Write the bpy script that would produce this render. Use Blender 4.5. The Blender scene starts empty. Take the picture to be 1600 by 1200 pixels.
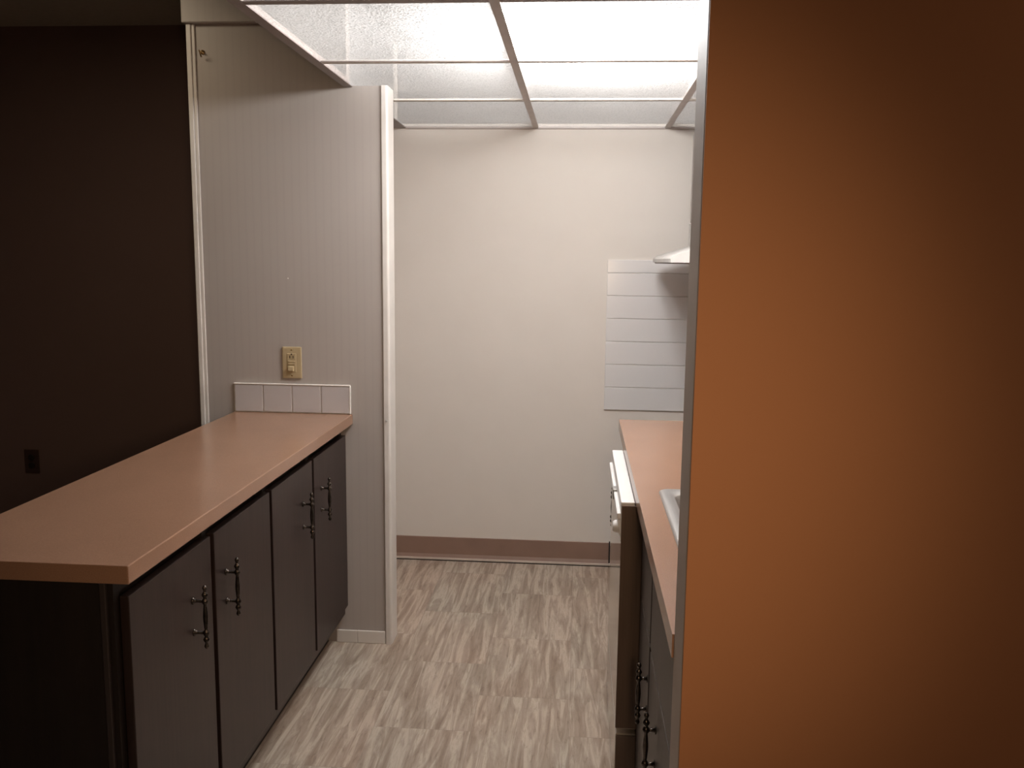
import bpy, bmesh, math
from mathutils import Vector, Matrix
C = bpy.context.scene.collection
S = bpy.context.scene

# ------------------------------------------------------------------ materials
def new_mat(name):
    m = bpy.data.materials.new(name); m.use_nodes = True
    nt = m.node_tree; b = nt.nodes['Principled BSDF']
    return m, nt, b
def N(nt, typ, **kw):
    n = nt.nodes.new(typ)
    for k, v in kw.items(): setattr(n, k, v)
    return n
def coords(nt, scale=(1,1,1), rot=(0,0,0)):
    tc = N(nt, 'ShaderNodeTexCoord'); mp = N(nt, 'ShaderNodeMapping')
    mp.inputs['Scale'].default_value = scale; mp.inputs['Rotation'].default_value = rot
    nt.links.new(tc.outputs['Object'], mp.inputs['Vector']); return mp.outputs['Vector']
def noise(nt, vec, scale, detail=3, rough=.5, dist=0):
    n = N(nt, 'ShaderNodeTexNoise'); n.inputs['Scale'].default_value = scale
    n.inputs['Detail'].default_value = detail; n.inputs['Roughness'].default_value = rough
    n.inputs['Distortion'].default_value = dist
    nt.links.new(vec, n.inputs['Vector']); return n.outputs['Fac']
def ramp(nt, fac, stops):
    r = N(nt, 'ShaderNodeValToRGB'); el = r.color_ramp.elements
    while len(el) < len(stops): el.new(.5)
    for e, (p, c) in zip(el, stops): e.position = p; e.color = (*c, 1)
    nt.links.new(fac, r.inputs['Fac']); return r.outputs['Color']
def bump(nt, b, h, strength=.1, dist=.002):
    bp = N(nt, 'ShaderNodeBump'); bp.inputs['Strength'].default_value = strength
    bp.inputs['Distance'].default_value = dist
    nt.links.new(h, bp.inputs['Height']); nt.links.new(bp.outputs['Normal'], b.inputs['Normal'])
def simple(name, c0, c1=None, scale=30, rough=.5, metal=0, bs=.0, stretch=(1,1,1), spec=.5, coat=0):
    m, nt, b = new_mat(name); v = coords(nt, stretch)
    f = noise(nt, v, scale)
    c1 = c1 or tuple(x*.9 for x in c0)
    nt.links.new(ramp(nt, f, [(.3, c1), (.7, c0)]), b.inputs['Base Color'])
    b.inputs['Roughness'].default_value = rough; b.inputs['Metallic'].default_value = metal
    b.inputs['Specular IOR Level'].default_value = spec
    b.inputs['Coat Weight'].default_value = coat
    if bs: bump(nt, b, f, bs)
    return m

WALL = (.66,.605,.55)
M = {}
M['wall'] = simple('beige_wall_paint', WALL, (.645,.59,.535), 6, .62, bs=.03, spec=.3)
def panel_mat():
    m, nt, b = new_mat('ribbed_wall_panel')
    v = coords(nt); w = N(nt, 'ShaderNodeTexWave'); w.wave_type = 'BANDS'; w.bands_direction = 'X'
    w.inputs['Scale'].default_value = 11; w.inputs['Distortion'].default_value = .4
    w.inputs['Detail Scale'].default_value = .3
    nt.links.new(v, w.inputs['Vector'])
    nt.links.new(ramp(nt, w.outputs['Fac'], [(0, (.385,.343,.315)), (.2, (.395,.352,.323)), (1, (.397,.354,.325))]), b.inputs['Base Color'])
    b.inputs['Roughness'].default_value = .42
    bump(nt, b, w.outputs['Fac'], .02, .0006)
    return m
M['panel'] = panel_mat()
M['trim'] = simple('white_trim_paint', (.70,.655,.61), None, 10, .35)
M['ceiling'] = simple('room_ceiling_paint', (.5,.46,.38), None, 40, .9, bs=.2)
M['plenum'] = simple('plenum_white_paint', (.27,.265,.26), None, 5, .9)
M['plenum_side'] = simple('dull_board_side', (.10,.095,.09), None, 5, .9)
M['cove'] = simple('brown_vinyl_cove', (.25,.155,.115), (.22,.135,.10), 8, .5)
M['cove_pale'] = simple('pale_reflection_strip', (.27,.20,.155), None, 8, .6)
M['caulk'] = simple('pale_caulk', (.60,.50,.42), None, 60, .6)
M['black'] = simple('black_shadow_gap', (.006,.004,.004), None, 20, .8, spec=.1)
def wood(name, a, b_, axis='z', rough=.36):
    m, nt, b = new_mat(name)
    v = coords(nt, (60,60,2.2)); f = noise(nt, v, 1.0, 6, .65, .4)
    v2 = coords(nt, (260,260,9)); f2 = noise(nt, v2, 1.0, 3)
    mx = N(nt, 'ShaderNodeMath', operation='ADD'); mul = N(nt, 'ShaderNodeMath', operation='MULTIPLY')
    mul.inputs[1].default_value = .35; nt.links.new(f2, mul.inputs[0])
    nt.links.new(f, mx.inputs[0]); nt.links.new(mul.outputs[0], mx.inputs[1])
    nt.links.new(ramp(nt, mx.outputs[0], [(.45, a), (.85, b_)]), b.inputs['Base Color'])
    b.inputs['Roughness'].default_value = rough; b.inputs['Specular IOR Level'].default_value = .4
    bump(nt, b, mx.outputs[0], .12, .0008)
    return m
M['wood'] = wood('espresso_wood_grain', (.014,.008,.007), (.030,.017,.0145))
M['wood_r'] = wood('brown_lit_wood_grain', (.045,.032,.026), (.065,.048,.039), rough=.45)  # same dark wood as the peninsula, its browner lighting put into the colour
M['wood_dark'] = wood('dark_frame_wood', (.008,.005,.004), (.016,.010,.008), rough=.5)
M['band'] = simple('edge_highlight_band', (.035,.026,.026), None, 40, .35)  # lighter tone paints the highlight along the end panel's edge
M['dw_side'] = wood('dark_brown_side', (.11,.072,.053), (.15,.10,.073), rough=.5)
M['gloss'] = simple('glossy_pale_enamel', (.48,.43,.38), None, 3, .1, spec=.7)
def laminate():
    m, nt, b = new_mat('tan_laminate')
    v = coords(nt); f = noise(nt, v, 420, 2); g = noise(nt, v, 5, 3)
    c = ramp(nt, f, [(.35, (.290,.162,.105)), (.65, (.33,.187,.122))])
    mix = N(nt, 'ShaderNodeMix', data_type='RGBA', blend_type='MULTIPLY'); mix.inputs['Factor'].default_value = 1
    nt.links.new(c, mix.inputs['A']); nt.links.new(ramp(nt, g, [(.3, (.94,.94,.94)), (.7, (1,1,1))]), mix.inputs['B'])
    nt.links.new(mix.outputs['Result'], b.inputs['Base Color'])
    b.inputs['Roughness'].default_value = .22; b.inputs['Specular IOR Level'].default_value = .65; bump(nt, b, f, .02, .0004)
    return m
M['laminate'] = laminate()
M['tile'] = simple('glazed_white_tile', (.66,.64,.63), (.645,.625,.615), 3, .18, spec=.5)
M['tile_dim'] = simple('glazed_offwhite_tile', (.50,.465,.46), (.485,.45,.445), 3, .22, spec=.5)
M['grout'] = simple('pale_grout', (.78,.74,.70), None, 90, .9)
M['white'] = simple('white_enamel', (.82,.79,.77), None, 3, .3)
M['offwhite'] = simple('greyed_white_plastic', (.62,.59,.56), None, 20, .4)
M['steel'] = simple('brushed_steel', (.50,.49,.48), (.43,.42,.41), 200, .35, metal=.75, stretch=(1,.05,1))
M['bronze'] = simple('dark_bronze', (.16,.135,.12), (.03,.024,.02), 60, .22, metal=.9)
M['brass'] = simple('aged_brass', (.42,.28,.12), (.30,.19,.07), 80, .3, metal=.9)
M['ivory'] = simple('ivory_plastic', (.44,.345,.205), (.42,.33,.195), 20, .35)
M['ivory_dark'] = simple('dark_slot', (.05,.03,.015), None, 30, .6)
M['tee'] = simple('tee_bar_paint', (.46,.40,.37), None, 20, .45)
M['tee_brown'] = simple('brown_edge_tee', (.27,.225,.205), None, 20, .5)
M['tee_backlit'] = simple('backlit_cross_tee', (.66,.60,.54), None, 20, .45)  # paler than the other bars: light from behind painted into the colour
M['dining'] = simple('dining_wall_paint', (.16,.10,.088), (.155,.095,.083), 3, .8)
M['plate_dark'] = simple('dark_plate_plastic', (.055,.03,.025), None, 5, .7, spec=.2)
M['strip'] = simple('taupe_end_strip', (.45,.35,.275), None, 3, .6)
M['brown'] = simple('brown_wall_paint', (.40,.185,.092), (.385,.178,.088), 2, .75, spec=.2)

def floor_mat():
    m, nt, b = new_mat('travertine_vinyl_tile')
    v = coords(nt, rot=(0,0,math.radians(90)))
    br = N(nt, 'ShaderNodeTexBrick'); br.offset = .5; br.inputs['Scale'].default_value = 1
    br.inputs['Brick Width'].default_value = .457; br.inputs['Row Height'].default_value = .305
    br.inputs['Mortar Size'].default_value = .0006; br.inputs['Mortar Smooth'].default_value = .2
    br.inputs['Color1'].default_value = (0,0,0,1); br.inputs['Color2'].default_value = (1,1,1,1)
    nt.links.new(v, br.inputs['Vector'])
    tc = N(nt, 'ShaderNodeTexCoord')
    # per-tile offset of the vein pattern
    sc = N(nt, 'ShaderNodeVectorMath', operation='SCALE'); sc.inputs['Scale'].default_value = .55
    nt.links.new(br.outputs['Color'], sc.inputs[0])
    add = N(nt, 'ShaderNodeVectorMath', operation='ADD')
    nt.links.new(tc.outputs['Object'], add.inputs[0]); nt.links.new(sc.outputs[0], add.inputs[1])
    mp = N(nt, 'ShaderNodeMapping'); mp.inputs['Scale'].default_value = (36, 3.0, 1)
    nt.links.new(add.outputs[0], mp.inputs['Vector'])
    f = noise(nt, mp.outputs['Vector'], 1, 6, .62, .9)
    mp2 = N(nt, 'ShaderNodeMapping'); mp2.inputs['Scale'].default_value = (85, 17, 1)
    nt.links.new(add.outputs[0], mp2.inputs['Vector'])
    g = noise(nt, mp2.outputs['Vector'], 1, 5, .7, .8)
    mp3 = N(nt, 'ShaderNodeMapping'); mp3.inputs['Scale'].default_value = (2.5, 1.2, 1)
    nt.links.new(add.outputs[0], mp3.inputs['Vector'])
    k = noise(nt, mp3.outputs['Vector'], 1, 2)
    c = ramp(nt, f, [(.28,(.235,.175,.132)), (.40,(.305,.235,.182)), (.50,(.38,.305,.243)), (.60,(.51,.435,.36)), (.72,(.37,.29,.23))])
    c2 = ramp(nt, g, [(.28,(.62,.58,.55)), (.45,(.95,.95,.95)), (.62,(1.0,1.0,1.0)), (.76,(1.22,1.20,1.17))])
    mix = N(nt, 'ShaderNodeMix', data_type='RGBA', blend_type='MULTIPLY'); mix.inputs['Factor'].default_value = .9
    nt.links.new(c, mix.inputs['A']); nt.links.new(c2, mix.inputs['B'])
    mix3 = N(nt, 'ShaderNodeMix', data_type='RGBA', blend_type='MULTIPLY'); mix3.inputs['Factor'].default_value = 1
    nt.links.new(mix.outputs['Result'], mix3.inputs['A'])
    nt.links.new(ramp(nt, k, [(.35,(1.03,.96,.93)), (.65,(.97,.99,.99))]), mix3.inputs['B'])
    mix2 = N(nt, 'ShaderNodeMix', data_type='RGBA', blend_type='MIX')
    nt.links.new(br.outputs['Fac'], mix2.inputs['Factor']); nt.links.new(mix3.outputs['Result'], mix2.inputs['A'])
    mix2.inputs['B'].default_value = (.26,.20,.16,1)
    nt.links.new(mix2.outputs['Result'], b.inputs['Base Color'])
    b.inputs['Roughness'].default_value = .5; b.inputs['Specular IOR Level'].default_value = .35
    bump(nt, b, g, .08, .0006)
    return m
M['floor'] = floor_mat()

def diffuser():
    m = bpy.data.materials.new('prismatic_diffuser'); m.use_nodes = True
    nt = m.node_tree; nt.nodes.clear()
    out = N(nt, 'ShaderNodeOutputMaterial')
    tr = N(nt, 'ShaderNodeBsdfTranslucent'); df = N(nt, 'ShaderNodeBsdfDiffuse'); gl = N(nt, 'ShaderNodeBsdfGlossy')
    v = coords(nt)
    vo = N(nt, 'ShaderNodeTexVoronoi'); vo.feature = 'F1'; vo.inputs['Scale'].default_value = 150
    nt.links.new(v, vo.inputs['Vector'])
    n2 = noise(nt, v, 95, 4, .7, 1.5)
    ad = N(nt, 'ShaderNodeMath', operation='ADD'); nt.links.new(vo.outputs['Distance'], ad.inputs[0]); nt.links.new(n2, ad.inputs[1])
    col = ramp(nt, ad.outputs[0], [(.48,(.10,.098,.097)), (.75,(.24,.235,.232)), (.92,(.58,.57,.56))])
    nt.links.new(col, tr.inputs['Color'])
    df.inputs['Color'].default_value = (.84,.80,.76,1)
    gl.inputs['Roughness'].default_value = .3; gl.inputs['Color'].default_value = (.8,.8,.8,1)
    bp = N(nt, 'ShaderNodeBump'); bp.inputs['Strength'].default_value = .35; bp.inputs['Distance'].default_value = .003
    nt.links.new(ad.outputs[0], bp.inputs['Height'])
    for s in (tr, df, gl): nt.links.new(bp.outputs['Normal'], s.inputs['Normal'])
    m1 = N(nt, 'ShaderNodeMixShader'); m1.inputs[0].default_value = .42
    nt.links.new(df.outputs[0], m1.inputs[1]); nt.links.new(tr.outputs[0], m1.inputs[2])
    m2 = N(nt, 'ShaderNodeMixShader'); m2.inputs[0].default_value = .03
    nt.links.new(m1.outputs[0], m2.inputs[1]); nt.links.new(gl.outputs[0], m2.inputs[2])
    tp = N(nt, 'ShaderNodeBsdfTransparent'); m3 = N(nt, 'ShaderNodeMixShader'); m3.inputs[0].default_value = .32
    nt.links.new(m2.outputs[0], m3.inputs[1]); nt.links.new(tp.outputs[0], m3.inputs[2])
    nt.links.new(m3.outputs[0], out.inputs['Surface'])
    return m
M['diffuser'] = diffuser()

# ------------------------------------------------------------------ mesh helpers
class MB:
    """collects shapes in world coordinates, links them as ONE mesh object"""
    def __init__(self): self.bm = bmesh.new()
    def box(self, x0, x1, y0, y1, z0, z1, bev=0, seg=2):
        t = bmesh.new(); bmesh.ops.create_cube(t, size=1)
        x0, x1 = min(x0,x1), max(x0,x1); y0, y1 = min(y0,y1), max(y0,y1); z0, z1 = min(z0,z1), max(z0,z1)
        for v in t.verts:
            v.co = Vector(((x0+x1)/2+v.co.x*(x1-x0), (y0+y1)/2+v.co.y*(y1-y0), (z0+z1)/2+v.co.z*(z1-z0)))
        if bev:
            bmesh.ops.bevel(t, geom=t.edges[:], offset=bev, segments=seg, profile=.5, affect='EDGES')
        self.merge(t); return self
    def merge(self, t):
        me = bpy.data.meshes.new('t'); t.to_mesh(me); t.free(); self.bm.from_mesh(me); bpy.data.meshes.remove(me)
    def lathe(self, prof, origin, axis, seg=20):
        """prof: [(distance along axis, radius)]"""
        axis = Vector(axis).normalized(); q = Vector((0,0,1)).rotation_difference(axis).to_matrix()
        o = Vector(origin); rings = []; bm = self.bm
        for d, r in prof:
            rings.append([bm.verts.new(o + q @ Vector((r*math.cos(2*math.pi*k/seg), r*math.sin(2*math.pi*k/seg), d))) for k in range(seg)])
        for a, b in zip(rings, rings[1:]):
            for k in range(seg):
                f = bm.faces.new((a[k], a[(k+1)%seg], b[(k+1)%seg], b[k])); f.smooth = True
        bm.faces.new(rings[0][::-1]); bm.faces.new(rings[-1]); return self
    def cyl(self, o, axis, r, L, seg=20): return self.lathe([(0,r),(L,r)], o, axis, seg)
    def prism(self, pts, axis, a0, a1):
        """pts: polygon in the other two axes (x,z for axis y; x,y for z; y,z for x)"""
        bm = self.bm
        def P(p, a): return {'y': (p[0], a, p[1]), 'z': (p[0], p[1], a), 'x': (a, p[0], p[1])}[axis]
        A = [bm.verts.new(P(p, a0)) for p in pts]; B = [bm.verts.new(P(p, a1)) for p in pts]
        n = len(pts); bm.faces.new(A); bm.faces.new(B[::-1])
        for k in range(n): bm.faces.new((A[k], B[k], B[(k+1)%n], A[(k+1)%n]))
        return self
    def build(self, name, mat, parent=None, origin=(0,0,0)):
        o0 = Vector(origin)
        if parent is not None:
            o0 = world_loc(parent)
        for v in self.bm.verts: v.co -= o0
        bmesh.ops.recalc_face_normals(self.bm, faces=self.bm.faces[:])
        me = bpy.data.meshes.new(name); self.bm.to_mesh(me); self.bm.free()
        mats = mat if isinstance(mat, (list, tuple)) else [mat]
        for m in mats: me.materials.append(m)
        o = bpy.data.objects.new(name, me); C.objects.link(o)
        if parent is not None: o.parent = parent
        else: o.location = o0
        return o
def world_loc(o):
    v = Vector((0,0,0))
    while o is not None: v += o.location; o = o.parent
    return v
def thing(name, label, cat, loc, group=None):
    o = bpy.data.objects.new(name, None); C.objects.link(o); o.location = loc
    o.empty_display_size = .1
    o['label'] = label; o['category'] = cat
    if group: o['group'] = group
    return o
def tag(o, label, cat, group=None):
    o['label'] = label; o['category'] = cat
    if group: o['group'] = group
    return o
def struct(o, label=None, cat=None):
    o['kind'] = 'structure'
    if label: o['label'] = label
    if cat: o['category'] = cat
    return o

# ------------------------------------------------------------------ key sizes (metres)
YP, YB = 3.104, 4.0575          # partition face, back wall
ZC = 2.042                      # dropped kitchen ceiling
HC = .883                       # counter top height
XL, XF = -1.264, -.819          # peninsula worktop left / front edge
YN = 1.4875                     # near end of the peninsula worktop
XR = .155                       # right worktop front edge
XW = .78                        # kitchen right wall
ROOM_Z = 2.5

# ------------------------------------------------------------------ the setting
struct(MB().box(-4.6,3.6,-3.1,4.20,-.06,0).build('floor', M['floor']), 'streaked beige stone-look vinyl tile floor', 'floor')
struct(MB().box(-4.6,3.6,-3.1,4.20,ROOM_Z,ROOM_Z+.06).build('ceiling', M['ceiling']), 'dim ceiling of the dark room on the left', 'ceiling')
struct(MB().box(-1.0,XW+.1,YB,YB+.12,0,ROOM_Z).build('wall_back', M['wall']), 'plain beige kitchen back wall under the lit ceiling panels', 'wall')
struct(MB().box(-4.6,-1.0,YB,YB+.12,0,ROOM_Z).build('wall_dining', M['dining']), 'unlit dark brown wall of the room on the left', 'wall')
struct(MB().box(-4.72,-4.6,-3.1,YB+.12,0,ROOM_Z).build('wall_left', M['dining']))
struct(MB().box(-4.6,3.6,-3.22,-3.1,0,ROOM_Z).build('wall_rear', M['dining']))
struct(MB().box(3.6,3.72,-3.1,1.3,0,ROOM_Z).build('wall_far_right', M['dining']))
struct(MB().box(XW,XW+.1,1.29,YB,0,ROOM_Z).build('wall_kitchen_right', M['wall']))
# near wall end on the right (painted brown)
struct(MB().box(.158,.176,1.186,1.2895,0,ROOM_Z,.004,3).build('trim_brown_wall', M['strip']), 'beige end strip of the near brown wall', 'trim')
struct(MB().box(.176,3.6,1.186,1.288,0,ROOM_Z).box(.1585,3.6,1.180,1.1855,0,ROOM_Z).build('wall_right', M['brown']), 'large near wall on the right, painted orange brown', 'wall')
# partition between kitchen and dining side
w = MB().box(-1.374,-.684,YP,YP+.084,0,2.046)
w.box(-1.374,-.836,YP,YP+.084,2.046,ROOM_Z)
w.box(-1.0,-.90,YP+.084,YB,0,ROOM_Z)
struct(w.build('wall_partition', M['panel']), 'grey beige vertically ribbed partition wall behind the peninsula', 'wall')
struct(MB().box(-1.402,-.87,YP-.022,YP+.13,2.256,ROOM_Z,.003,1).build('trim_1', M['panel']), 'boxed soffit across the top left of the partition', 'trim')
struct(MB().box(-1.392,-1.374,YP-.010,YP+.09,0,2.256,.003,2).box(-1.374,-1.362,YP-.006,YP,0,2.256,.0025,2).build('trim_2', M['trim']), 'narrow white edge trim down the left end of the partition', 'trim')
# outside corner moulding at the partition's right end
t = MB(); pts = []
xo, yo = -.678, YP-.008
for k in range(7):
    a = math.pi*.5*k/6
    pts.append((xo-.009+.009*math.sin(a), yo+.009-.009*math.cos(a)))
pts += [(xo, YP+.086), (-.684, YP+.086), (-.684, YP), (-.703, YP), (-.703, yo+.003), (-.700, yo)]
t.prism(pts, 'z', 0, 2.046)
struct(t.build('trim_3', M['trim']), 'rounded white corner moulding at the right end of the partition', 'trim')
t = MB(); t.box(-.812,-.7045,YP-.008,YP,.0,.050,.003,2)
t.box(-.892,-.812,YP-.008,YP,.0,.050,.003,2)
struct(t.build('baseboard_partition', M['trim']), 'short pale baseboard at the foot of the partition', 'baseboard')
struct(MB().prism([(YB,.014),(YB-.012,.014),(YB-.008,.022),(YB-.004,.03),(YB-.0035,.113),(YB-.002,.115),(YB,.115)],'x',-.895,.170).build('baseboard_back', M['cove']), 'brown vinyl cove baseboard along the back wall', 'baseboard')
struct(MB().box(.170,.176,YB-.006,YB,.014,.122).build('trim_4', M['wood_dark']))
struct(MB().box(.176,.74,YB-.003,YB,.014,.100).build('trim_5', M['cove_pale']))  # paler stretch paints the baseboard's reflection in the dishwasher door
struct(MB().box(-.895,.74,YB-.014,YB,.003,.014,.001,1).build('trim_6', M['caulk']))
struct(MB().box(-.895,.74,YB-.017,YB-.014,.0,.003).build('trim_7', M['black']))
# bulkhead of the dropped ceiling
b = MB().box(-.834,-.824,1.295,YP-.001,ZC+.012,2.42).box(-.862,XW,1.29,1.305,ZC+.012,2.42)
struct(b.build('trim_8', M['plenum_side']))
struct(MB().box(-.862,XW,1.29,YB,2.42,2.44).box(XW-.004,XW,1.31,YB,ZC+.02,2.42).box(-.84,XW-.01,YB-.004,YB,ZC+.02,2.42)
       .box(-.862,-.857,YP+.09,YB-.01,ZC+.02,2.42).build('ceiling_plenum', M['plenum']))

# tee bars of the dropped ceiling
XT = [-.210, .3775]; YT = [1.49, 2.107, 2.735, 3.375]
def tee(name, mat, box_, label=None):
    x0,x1,y0,y1 = box_
    o = MB().box(x0,x1,y0,y1,ZC,ZC+.003)
    if x1-x0 > y1-y0: o.box(x0,x1,(y0+y1)/2-.002,(y0+y1)/2+.002,ZC+.003,ZC+.03)
    else: o.box((x0+x1)/2-.002,(x0+x1)/2+.002,y0,y1,ZC+.003,ZC+.03)
    return struct(o.build(name, mat), label, 'trim' if label else None)
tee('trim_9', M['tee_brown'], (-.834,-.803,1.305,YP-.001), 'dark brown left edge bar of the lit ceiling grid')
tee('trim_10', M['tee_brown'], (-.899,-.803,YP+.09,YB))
tee('trim_11', M['tee'], (XT[0]-.0125,XT[0]+.0125,1.305,YB-.012), 'long grey bar running back between the lit ceiling panels')
tee('trim_12', M['tee'], (XT[1]-.0125,XT[1]+.0125,1.305,YB-.012))
struct(MB().box(-.803,XW,YB-.014,YB,ZC-.003,ZC+.008).build('trim_13', M['tee']))
cols = [(-.803,XT[0]-.0125),(XT[0]+.0125,XT[1]-.0125),(XT[1]+.0125,XW-.004)]
n = 14
for j, y in enumerate(YT):
    for (a, b_) in cols:
        o = MB().box(a,b_,y-.012,y+.012,ZC+.0005,ZC+.003).box(a,b_,y-.001,y+.001,ZC+.003,ZC+.009)
        struct(o.build('trim_%d' % n, M['tee_brown'] if j < 2 else M['tee_backlit'])); n += 1  # back rows get the paler tone that paints their backlighting
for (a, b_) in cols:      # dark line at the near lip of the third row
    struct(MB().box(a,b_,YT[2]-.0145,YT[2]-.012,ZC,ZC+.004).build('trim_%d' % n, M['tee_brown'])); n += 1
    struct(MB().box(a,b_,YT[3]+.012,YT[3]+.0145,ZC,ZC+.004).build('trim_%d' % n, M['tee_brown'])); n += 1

# diffuser panels: one object per panel
rows = [(1.49,2.107),(2.107,2.735),(2.735,3.375),(3.375,YB-.006)]
names = {
 (0,0):'frosted ceiling panel at the top edge of the photo, left of the long bar',
 (0,1):'frosted ceiling panel nearest the camera, right of the long bar',
 (0,2):'frosted ceiling panel nearest the camera, along the right wall',
 (1,0):'pebbled ceiling panel, glaring on its right half, left of the long bar',
 (1,1):'large ceiling panel blown out white, right of the long bar',
 (1,2):'narrow ceiling panel beside the right wall level with the blown-out panel',
 (2,0):'pale ceiling panel above the end of the partition',
 (2,1):'ceiling panel with a white arc of glare, second row from back wall',
 (2,2):'sliver of ceiling panel right of the short bar, second from back wall',
 (3,0):'dim beige ceiling panel against the back wall, left of the long bar',
 (3,1):'dim beige ceiling panel against the back wall, in the middle',
 (3,2):'small dim ceiling panel in the back right corner',
}
for i, (y0, y1) in enumerate(rows):
    for j, (x0, x1) in enumerate(cols):
        bm = bmesh.new(); z = ZC+.0045
        Y0, Y1 = y0+.003, y1-.003
        X0, X1 = x0-.008, x1+(.008 if j < 2 else 0)
        # notch the panel around the partition
        if (i, j) == (2, 0):
            poly = [(X0,Y0),(X1,Y0),(X1,Y1),(X0,Y1)]
        else: poly = [(X0,Y0),(X1,Y0),(X1,Y1),(X0,Y1)]
        vs = [bm.verts.new((x, y, z)) for x, y in poly]; bm.faces.new(vs)
        mb = MB(); mb.bm.free(); mb.bm = bm
        o = mb.build('ceiling_light_panel', M['diffuser'])
        tag(o, names[(i,j)], 'light panel', 'diffuser panels of the dropped ceiling')
bm = MB(); 
vs = [bm.bm.verts.new(p) for p in ((-.81,1.306,ZC+.0045),(XW-.004,1.306,ZC+.0045),(XW-.004,1.487,ZC+.0045),(-.81,1.487,ZC+.0045))]; bm.bm.faces.new(vs)
struct(bm.build('ceiling_kitchen', M['diffuser']))

# ------------------------------------------------------------------ cabinet pulls
PULL = [(-.0745,.0015),(-.072,.0042),(-.068,.0056),(-.064,.0040),(-.060,.0030),(-.057,.0052),(-.0525,.0074),(-.048,.0055),(-.045,.0034),
        (-.0415,.0060),(-.037,.0078),(-.0325,.0060),(-.029,.0036),(-.020,.0046),(-.008,.0056),(0,.0060)]
PULL = PULL + [(-d, r) for d, r in PULL[::-1][1:]]
def pull(parent, x_face, y, zc, sgn, out=.028):
    """sgn = +1: stands out towards +X"""
    m = MB(); xb = x_face + sgn*out
    m.lathe(PULL, (xb, y, zc), (0,0,1), 16)
    for dz in (-.037,.037):
        m.lathe([(0,.0085),(.002,.0085),(.003,.005),(.010,.0034),(out-.006,.0038),(out,.004)], (x_face, y, zc+dz), (sgn,0,0), 14)
    o = m.build('handle', M['bronze'], parent); o['label'] = 'dark bronze spindle pull with beaded ends'
    return o

# ------------------------------------------------------------------ peninsula cabinet
XD = -.844                    # door front plane
pc = thing('base_cabinet', 'long espresso wood base cabinet with four plain doors under the peninsula worktop', 'cabinet', (-1.05, 2.3, 0))
Y0, Y1 = 1.512, YP-.001
m = MB().box(-1.225,-.882,Y0+.004,Y1,.105,.846).box(-1.21,-.925,Y0+.02,Y1,0,.105)
m.build('carcass', M['wood_dark'], pc)
m = MB().box(-.882,-.864,Y0,Y1,.815,.8465)      # face frame
for y in (Y0, 1.900, 2.290, 2.680, Y1-.03):
    m.box(-.8815,-.8642,y,y+.03 if y!=Y0 else y+.02,.118,.815)
m.box(-.882,-.864,Y0,Y1,.105,.135)
m.build('face_frame', M['wood_dark'], pc)
MB().box(-1.225,-.888,Y0-.004,Y0+.004,.105,.846).build('end_panel', M['wood_dark'], pc)
e = MB().box(-.888,-.876,Y0-.007,Y0+.004,.0,.845,.0015,1).build('edge_highlight_strip', M['band'], pc); e['label'] = 'slightly glossy grey brown edge strip painted as a highlight'
for (a, b_, yp) in ((1.530,1.902,None),(1.922,2.295,None),(2.312,2.684,None),(2.702,3.092,None)):
    d = MB().box(-.863,XD,a,b_,.150,.806,.002,2).build('door', M['wood'], pc)
    yp = {1.530:1.800, 1.922:1.985, 2.312:2.585, 2.702:2.780}[a]
    pull(d, XD, yp, .652, +1)
MB().box(-.8635,-.858,1.53,YP-.003,.112,.147,.001,1).build('bottom_rail', M['wood'], pc)
# peninsula worktop
def slab(x0,x1,y0,y1,z0,z1): return MB().box(x0,x1,y0,y1,z0,z1,.0022,2)
tag(slab(XL,XF,YN,YP-.001,HC-.0365,HC).build('countertop', M['laminate'], None, (XL,YN,HC-.0365)),
    'long tan laminate worktop on the espresso peninsula cabinet', 'countertop')
# 4-tile backsplash
bs = thing('tile_backsplash', 'short upstand of four square off-white tiles behind the peninsula worktop', 'tile backsplash', (-1.043, YP, HC))
MB().box(-1.262,-.826,YP-.005,YP,HC+.0005,HC+.106).build('grout', M['grout'], bs)
m = MB()
for k in range(4):
    x0 = -1.260+k*.1087; m.box(x0+.0012,x0+.1070,YP-.0095,YP-.0015,HC+.003,HC+.104,.0018,2)
m.build('tiles', M['tile_dim'], bs)
q = MB().box(-1.262,-.825,YP-.0115,YP-.001,HC+.104,HC+.1085,.002,2).box(-.8285,-.824,YP-.0115,YP-.001,HC+.001,HC+.104,.002,2)
q.build('edge_trim', M['grout'], bs)['label'] = 'bright glazed rounded edge'

# GFCI outlet above it
ox, oz = -1.041, 1.070
ol = thing('wall_outlet', 'ivory wall outlet with two centre buttons above the four-tile upstand', 'outlet', (ox, YP, oz))
MB().box(ox-.036,ox+.036,YP-.007,YP,oz-.058,oz+.058,.003,3).build('cover_plate', M['ivory'], ol)
MB().box(ox-.0168,ox+.0168,YP-.0092,YP-.0072,oz-.034,oz+.034,.001,1).build('socket', M['ivory'], ol)
zc = oz+.0215
for sx in (-.0062,.0062): MB().box(ox+sx-.0018,ox+sx+.0018,YP-.0097,YP-.0092,zc-.0055,zc+.0045).build('slot', M['ivory_dark'], ol)
MB().cyl((ox,YP-.0092,zc+.0095),(0,-1,0),.0028,.0005,12).build('slot', M['ivory_dark'], ol)
m = MB().box(ox-.0125,ox+.0125,YP-.0112,YP-.0092,oz-.0078,oz-.0008,.0008,1); m.build('button', M['ivory'], ol)
m = MB().box(ox-.0125,ox+.0125,YP-.0112,YP-.0092,oz+.0012,oz+.0072,.0008,1); m.build('button', M['ivory'], ol)
for dz in (-.0475,.0475): MB().lathe([(0,.003),(.0008,.003),(.0012,.002)],(ox,YP-.007,oz+dz),(0,-1,0),12).build('screw', M['brass'], ol)
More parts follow.
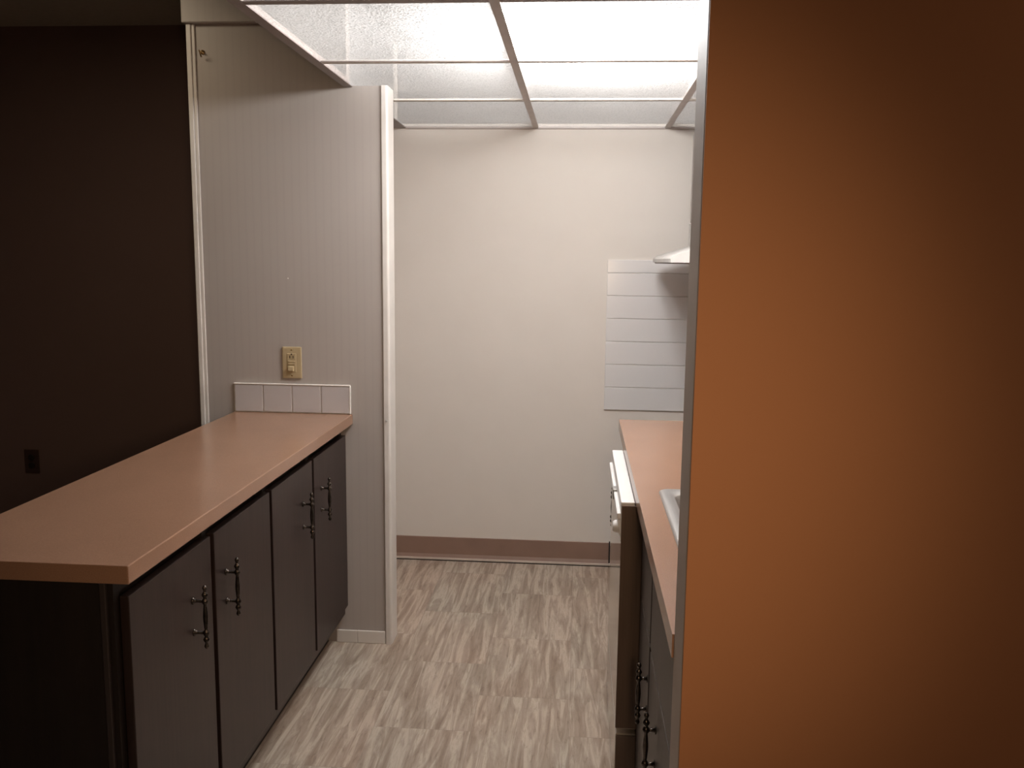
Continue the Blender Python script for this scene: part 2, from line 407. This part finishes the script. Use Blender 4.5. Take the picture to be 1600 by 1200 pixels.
MB().box(ox-.0125,ox+.009,YP-.020,YP-.0095,oz-.031,oz-.0115,.003,2).build('plug_cap', M['ivory'], ol)

# small brass hook, nail
hk = thing('brass_hook', 'tiny brass cup hook screwed in near the top left of the partition', 'hook', (-1.337, YP, 2.161))
MB().lathe([(0,.008),(.002,.008),(.004,.003),(.014,.0026)],(-1.337,YP-.0005,2.161),(0,-1,0),14).build('base', M['brass'], hk)
m = MB(); px = []
for k in range(15):
    a = math.radians(90 - k*19); px.append(Vector((-1.337, YP-.022+.009*math.cos(a+math.pi/2)*1, 2.152+.010*math.sin(a))))
for a, b_ in zip(px, px[1:]): m.cyl(a, b_-a, .0024, (b_-a).length, 8)
m.build('hook_curve', M['brass'], hk)
tag(MB().lathe([(0,.0035),(.004,.0035),(.006,.0015)],(-.692,YP-.008,.863),(0,-1,0),10).build('nail_head', M['steel'], None, (-.692,YP-.008,.863)),
    'tiny pale nail head on the white corner moulding at worktop height', 'nail')
tag(MB().lathe([(0,.003),(.001,.0025)],(-1.05,YP,1.376),(0,-1,0),10).build('wall_plug', M['grout'], None, (-1.05,YP,1.376)),
    'tiny filled screw hole in the partition above the ivory outlet', 'wall plug')

# outlet of the dark room
ox2, oz2 = -2.70, .43
o2 = thing('wall_outlet', 'dark wall outlet low on the unlit wall left of the peninsula', 'outlet', (ox2, YB, oz2))
MB().box(ox2-.038,ox2+.038,YB-.006,YB,oz2-.06,oz2+.06,.003,2).build('cover_plate', M['plate_dark'], o2)
for dz in (-.02,.02): MB().lathe([(0,.016),(.003,.016),(.004,.014)],(ox2,YB-.006,oz2+dz),(0,-1,0),18).build('socket', M['wood_dark'], o2)

# ------------------------------------------------------------------ right side
# worktop with a sink cut-out
m = MB(); bm = m.bm
xs = [XR,.235,.665,XW-.001]; ys = [1.29,1.475,2.115,3.137]
for z in (HC-.038, HC):
    g = [[bm.verts.new((x,y,z)) for y in ys] for x in xs]
    for i in range(3):
        for j in range(3):
            if (i,j) != (1,1): bm.faces.new((g[i][j],g[i+1][j],g[i+1][j+1],g[i][j+1]))
    if z != HC: g0 = g
    else: g1 = g
out = [(i,0) for i in range(4)]+[(3,j) for j in range(1,4)]+[(i,3) for i in (2,1,0)]+[(0,j) for j in (2,1)]
inn = [(1,1),(2,1),(2,2),(1,2)]
for loop in (out, inn):
    for k in range(len(loop)):
        a, b_ = loop[k], loop[(k+1)%len(loop)]
        bm.faces.new((g0[a[0]][a[1]],g0[b_[0]][b_[1]],g1[b_[0]][b_[1]],g1[a[0]][a[1]]))
tag(m.build('countertop', M['laminate'], None, (XR,1.29,HC-.038)), 'tan laminate worktop with a steel sink, right side of the aisle', 'countertop')

# sink
sk = thing('kitchen_sink', 'stainless steel drop-in sink set in the right worktop', 'sink', (.45,1.80,HC))
def rrect(x0,x1,y0,y1,r,n=6):
    P = []
    for cx,cy,a0 in ((x1-r,y1-r,0),(x0+r,y1-r,90),(x0+r,y0+r,180),(x1-r,y0+r,270)):
        for k in range(n+1):
            a = math.radians(a0+90*k/n); P.append((cx+r*math.cos(a), cy+r*math.sin(a)))
    return P
def loft(rings):
    m = MB(); R = [[m.bm.verts.new((x,y,z)) for x,y in P] for P,z in rings]
    for a,b_ in zip(R,R[1:]):
        for k in range(len(a)):
            f = m.bm.faces.new((a[k],a[(k+1)%len(a)],b_[(k+1)%len(a)],b_[k])); f.smooth = True
    return m, R
m, R = loft([(rrect(.209,.690,1.45,2.148,.022),HC+.0005),(rrect(.210,.689,1.451,2.147,.022),HC+.004),(rrect(.215,.684,1.456,2.142,.020),HC+.0065),
             (rrect(.236,.667,1.473,2.117,.035),HC+.006),(rrect(.243,.660,1.480,2.110,.032),HC+.001)])
m.build('rim', M['steel'], sk)
m, R = loft([(rrect(.243,.660,1.480,2.110,.032),HC+.001),(rrect(.246,.657,1.483,2.107,.035),HC-.01),(rrect(.255,.648,1.492,2.098,.05),HC-.14),
             (rrect(.275,.63,1.515,2.075,.06),HC-.165)])
m.bm.faces.new(R[-1]); m.build('basin', M['steel'], sk)
MB().lathe([(0,.04),(.002,.038),(.001,.02)],(.45,1.80,HC-.1645),(0,0,1),20).build('drain', M['steel'], sk)

XRD = .175
def right_cab(name, label, y0, y1, doors, drawers, toe=True):
    r = thing(name, label, 'cabinet', ((XRD+XW)/2,(y0+y1)/2,0))
    m = MB().box(XRD+.035,XW-.003,y0+.001,y0+.018,.10,HC-.0385).box(XRD+.035,XW-.003,y1-.018,y1-.001,.10,HC-.0385)
    m.box(XRD+.035,XW-.003,y0+.001,y1-.001,.10,.118).box(XW-.012,XW-.003,y0+.001,y1-.001,.10,HC-.0385)
    m.build('carcass', M['wood_dark'], r)
    MB().box(XRD+.018,XRD+.0345,y0+.001,y1-.001,.60,.635).box(XRD+.018,XRD+.0345,y0+.001,y1-.001,.815,HC-.0385)\
        .box(XRD+.018,XRD+.0345,y0+.001,y0+.03,.10,.815).box(XRD+.018,XRD+.0345,y1-.03,y1-.001,.10,.815)\
        .box(XRD+.018,XRD+.0345,y0+.03,y1-.03,.10,.135).box(XRD+.022,XRD+.0345,(y0+y1)/2-.05,(y0+y1)/2+.11,.135,.815)\
        .build('face_frame', M['wood_dark'], r)
    for (a,b_) in drawers: MB().box(XRD,XRD+.0175,a,b_,.606,.838,.0018,2).build('drawer', M['wood_r'], r)
    for (a,b_,yp) in doors:
        d = MB().box(XRD,XRD+.0175,a,b_,.128,.598,.0018,2).build('door', M['wood_r'], r)
        if yp: pull(d, XRD, yp, .476 if y0 < 2 else .57, -1, .020 if y0 < 2 else .037)
    MB().box(XRD+.08,XRD+.095,y0+.001,y1-.001,0,.10).build('toe_kick', M['wood_dark'], r)
    return r
right_cab('base_cabinet', 'espresso wood sink cabinet, tinted browner as lit, with spindle pulls beside the near right wall', 1.291, 2.162,
          [(1.865,2.155,1.885),(1.36,1.845,1.665)], [(1.865,2.155),(1.36,1.845)])
right_cab('base_cabinet', 'narrow wood cabinet beyond the dishwasher at the end of the right worktop', 2.796, 3.136,
          [(2.805,3.125,3.085)], [(2.805,3.125)])

# dishwasher
dw = thing('dishwasher', 'white-fronted dishwasher with dial and brown sides under the right worktop', 'dishwasher', (.45,2.48,0))
DX = .119; ya, yb_ = 2.169, 2.790
MB().box(.176,XW-.02,ya+.004,yb_-.004,.105,.842).build('tub', M['dw_side'], dw)
MB().box(DX+.003,.1755,ya+.002,yb_,.226,.735,.003,2).build('door', M['gloss'], dw)
MB().box(DX,.1545,ya+.0008,yb_,.742,.8445,.003,2).build('control_panel', M['white'], dw)
s = MB().box(DX+.002,.1755,ya-.004,ya+.0015,.232,.836,.001,1).build('side_strip', M['dw_side'], dw); s['label'] = 'dark brown near side of the door'
h = MB().box(.110,DX+.001,ya+.012,ya+.225,.795,.812,.003,2).box(.110,DX+.001,ya+.285,ya+.585,.795,.812,.003,2).build('handle', M['white'], dw)
MB().box(.108,DX+.001,ya+.235,ya+.275,.785,.815,.002,2).build('latch', M['steel'], dw)
MB().lathe([(0,.021),(.003,.021),(.005,.017),(.014,.0155),(.019,.012),(.020,.006)],(DX+.001,ya+.03,.772),(-1,0,0),24).build('dial', M['white'], dw)
MB().box(DX+.003,.1755,ya+.002,yb_,.02,.214,.003,2).build('access_panel', M['gloss'], dw)
MB().box(DX+.004,.1755,ya-.004,ya+.0015,.02,.210,.001,1).build('lower_side_strip', M['dw_side'], dw)
MB().box(.24,.26,ya+.004,yb_-.004,0,.105).build('toe_kick', M['wood_dark'], dw)

# tile patch on the back wall behind the missing stove
tb = thing('tile_backsplash', 'tall patch of glossy white tiles on the back wall below the hood', 'tile backsplash', (.43,YB,.761))
MB().box(.128,XW-.002,YB-.005,YB,.761,1.459).build('grout', M['grout'], tb)
m = MB(); zs = [.762,.8695,.9765,1.0835,1.1895,1.2945,1.3985,1.4585]
for z0,z1 in zip(zs,zs[1:]):
    m.box(.129,XW-.003,YB-.0095,YB-.0015,z0+.0012,z1-.0012,.0015,2)
m.build('tiles', M['tile'], tb)

# range hood and wall cabinet
hd = thing('range_hood', 'white range hood over the tiled patch at the far right', 'range hood', (.55,3.53,1.447))
hy0, hy1 = 3.155, 3.915
prof = [(.322,1.449),(.322,1.463),(.333,1.473),(.385,1.492),(.470,1.518),(.474,1.615),(XW-.002,1.615),(XW-.002,1.449)]
MB().prism(prof,'y',hy0,hy1).build('shell', M['offwhite'], hd)
MB().box(.330,XW-.01,hy0+.008,hy1-.008,1.444,1.449).build('underside', M['tee_brown'], hd)
wc = thing('wall_cabinet', 'short grey brown wall cabinet mounted above the white range hood', 'cabinet', (.62,3.53,1.616))
MB().box(.494,XW-.002,hy0,hy1,1.616,2.0,.001,1).build('carcass', M['tee'], wc)
for a,b_ in ((hy0+.006,3.53),(3.54,hy1-.006)):
    d = MB().box(.475,.4935,a,b_,1.620,1.994,.003,2).build('door', M['tee'], wc)

# ------------------------------------------------------------------ lights
def area(name, loc, rot, sx, sy, e, col, spread=None):
    l = bpy.data.lights.new(name, 'AREA'); l.shape = 'RECTANGLE'; l.size = sx; l.size_y = sy; l.energy = e; l.color = col
    o = bpy.data.objects.new(name, l); C.objects.link(o); o.location = loc; o.rotation_euler = rot
    if spread: l.spread = spread
    return o
for x, y in ((-.14,2.36), (.09,2.46), (-.06,2.64), (.10,2.78)):
    l = bpy.data.lights.new('kitchen_lamp', 'POINT'); l.energy = 43; l.color = (1,1,1); l.shadow_soft_size = .075
    o = bpy.data.objects.new('kitchen_lamp', l); C.objects.link(o); o.location = (x, y, 2.135)
sp = bpy.data.lights.new('warm_lamp', 'SPOT'); sp.energy = 38; sp.color = (1,.70,.42); sp.spot_size = math.radians(70); sp.spot_blend = 1; sp.shadow_soft_size = .08
so = bpy.data.objects.new('warm_lamp', sp); C.objects.link(so); so.location = (.12,-.12,1.42)
so.rotation_euler = (Vector((-.16,1.18,1.18))-Vector(so.location)).to_track_quat('-Z','Y').to_euler()
area('room_fill', (-1.75,2.65,2.46), (0,0,0), .3, .3, 4.2, (1,.84,.62))  # unseen fill light, added to lift the soffit and upper partition

area('wall_fill', (2.3,-.4,1.5), (math.radians(78),0,math.radians(30)), .6, .6, 8, (1,.70,.46))  # unseen fill light, added to raise the base level on the brown wall
w = bpy.data.worlds.new('World'); S.world = w; w.use_nodes = True
w.node_tree.nodes['Background'].inputs[0].default_value = (.5,.32,.22,1)
w.node_tree.nodes['Background'].inputs[1].default_value = .008

# ------------------------------------------------------------------ camera
F, yaw, pitch, roll = 1362.1, .075, -.1409, .0118
f = Vector((-math.sin(yaw)*math.cos(pitch), math.cos(yaw)*math.cos(pitch), math.sin(pitch)))
r = Vector((math.cos(yaw), math.sin(yaw), 0)); u = r.cross(f)
r2 = r*math.cos(roll)+u*math.sin(roll); u2 = -r*math.sin(roll)+u*math.cos(roll)
cam = bpy.data.cameras.new('Camera'); cam.sensor_width = 36; cam.lens = F/1600*36; cam.clip_start = .02
co = bpy.data.objects.new('Camera', cam); C.objects.link(co)
mt = Matrix((r2, u2, -f)).transposed().to_4x4(); mt.translation = Vector((0,0,1.45)); co.matrix_world = mt
S.camera = co
S.view_settings.view_transform = 'Standard'; S.view_settings.look = 'None'
S.view_settings.exposure = 0; S.view_settings.gamma = 1
S.cycles.max_bounces = 14; S.cycles.diffuse_bounces = 8; S.cycles.use_denoising = True
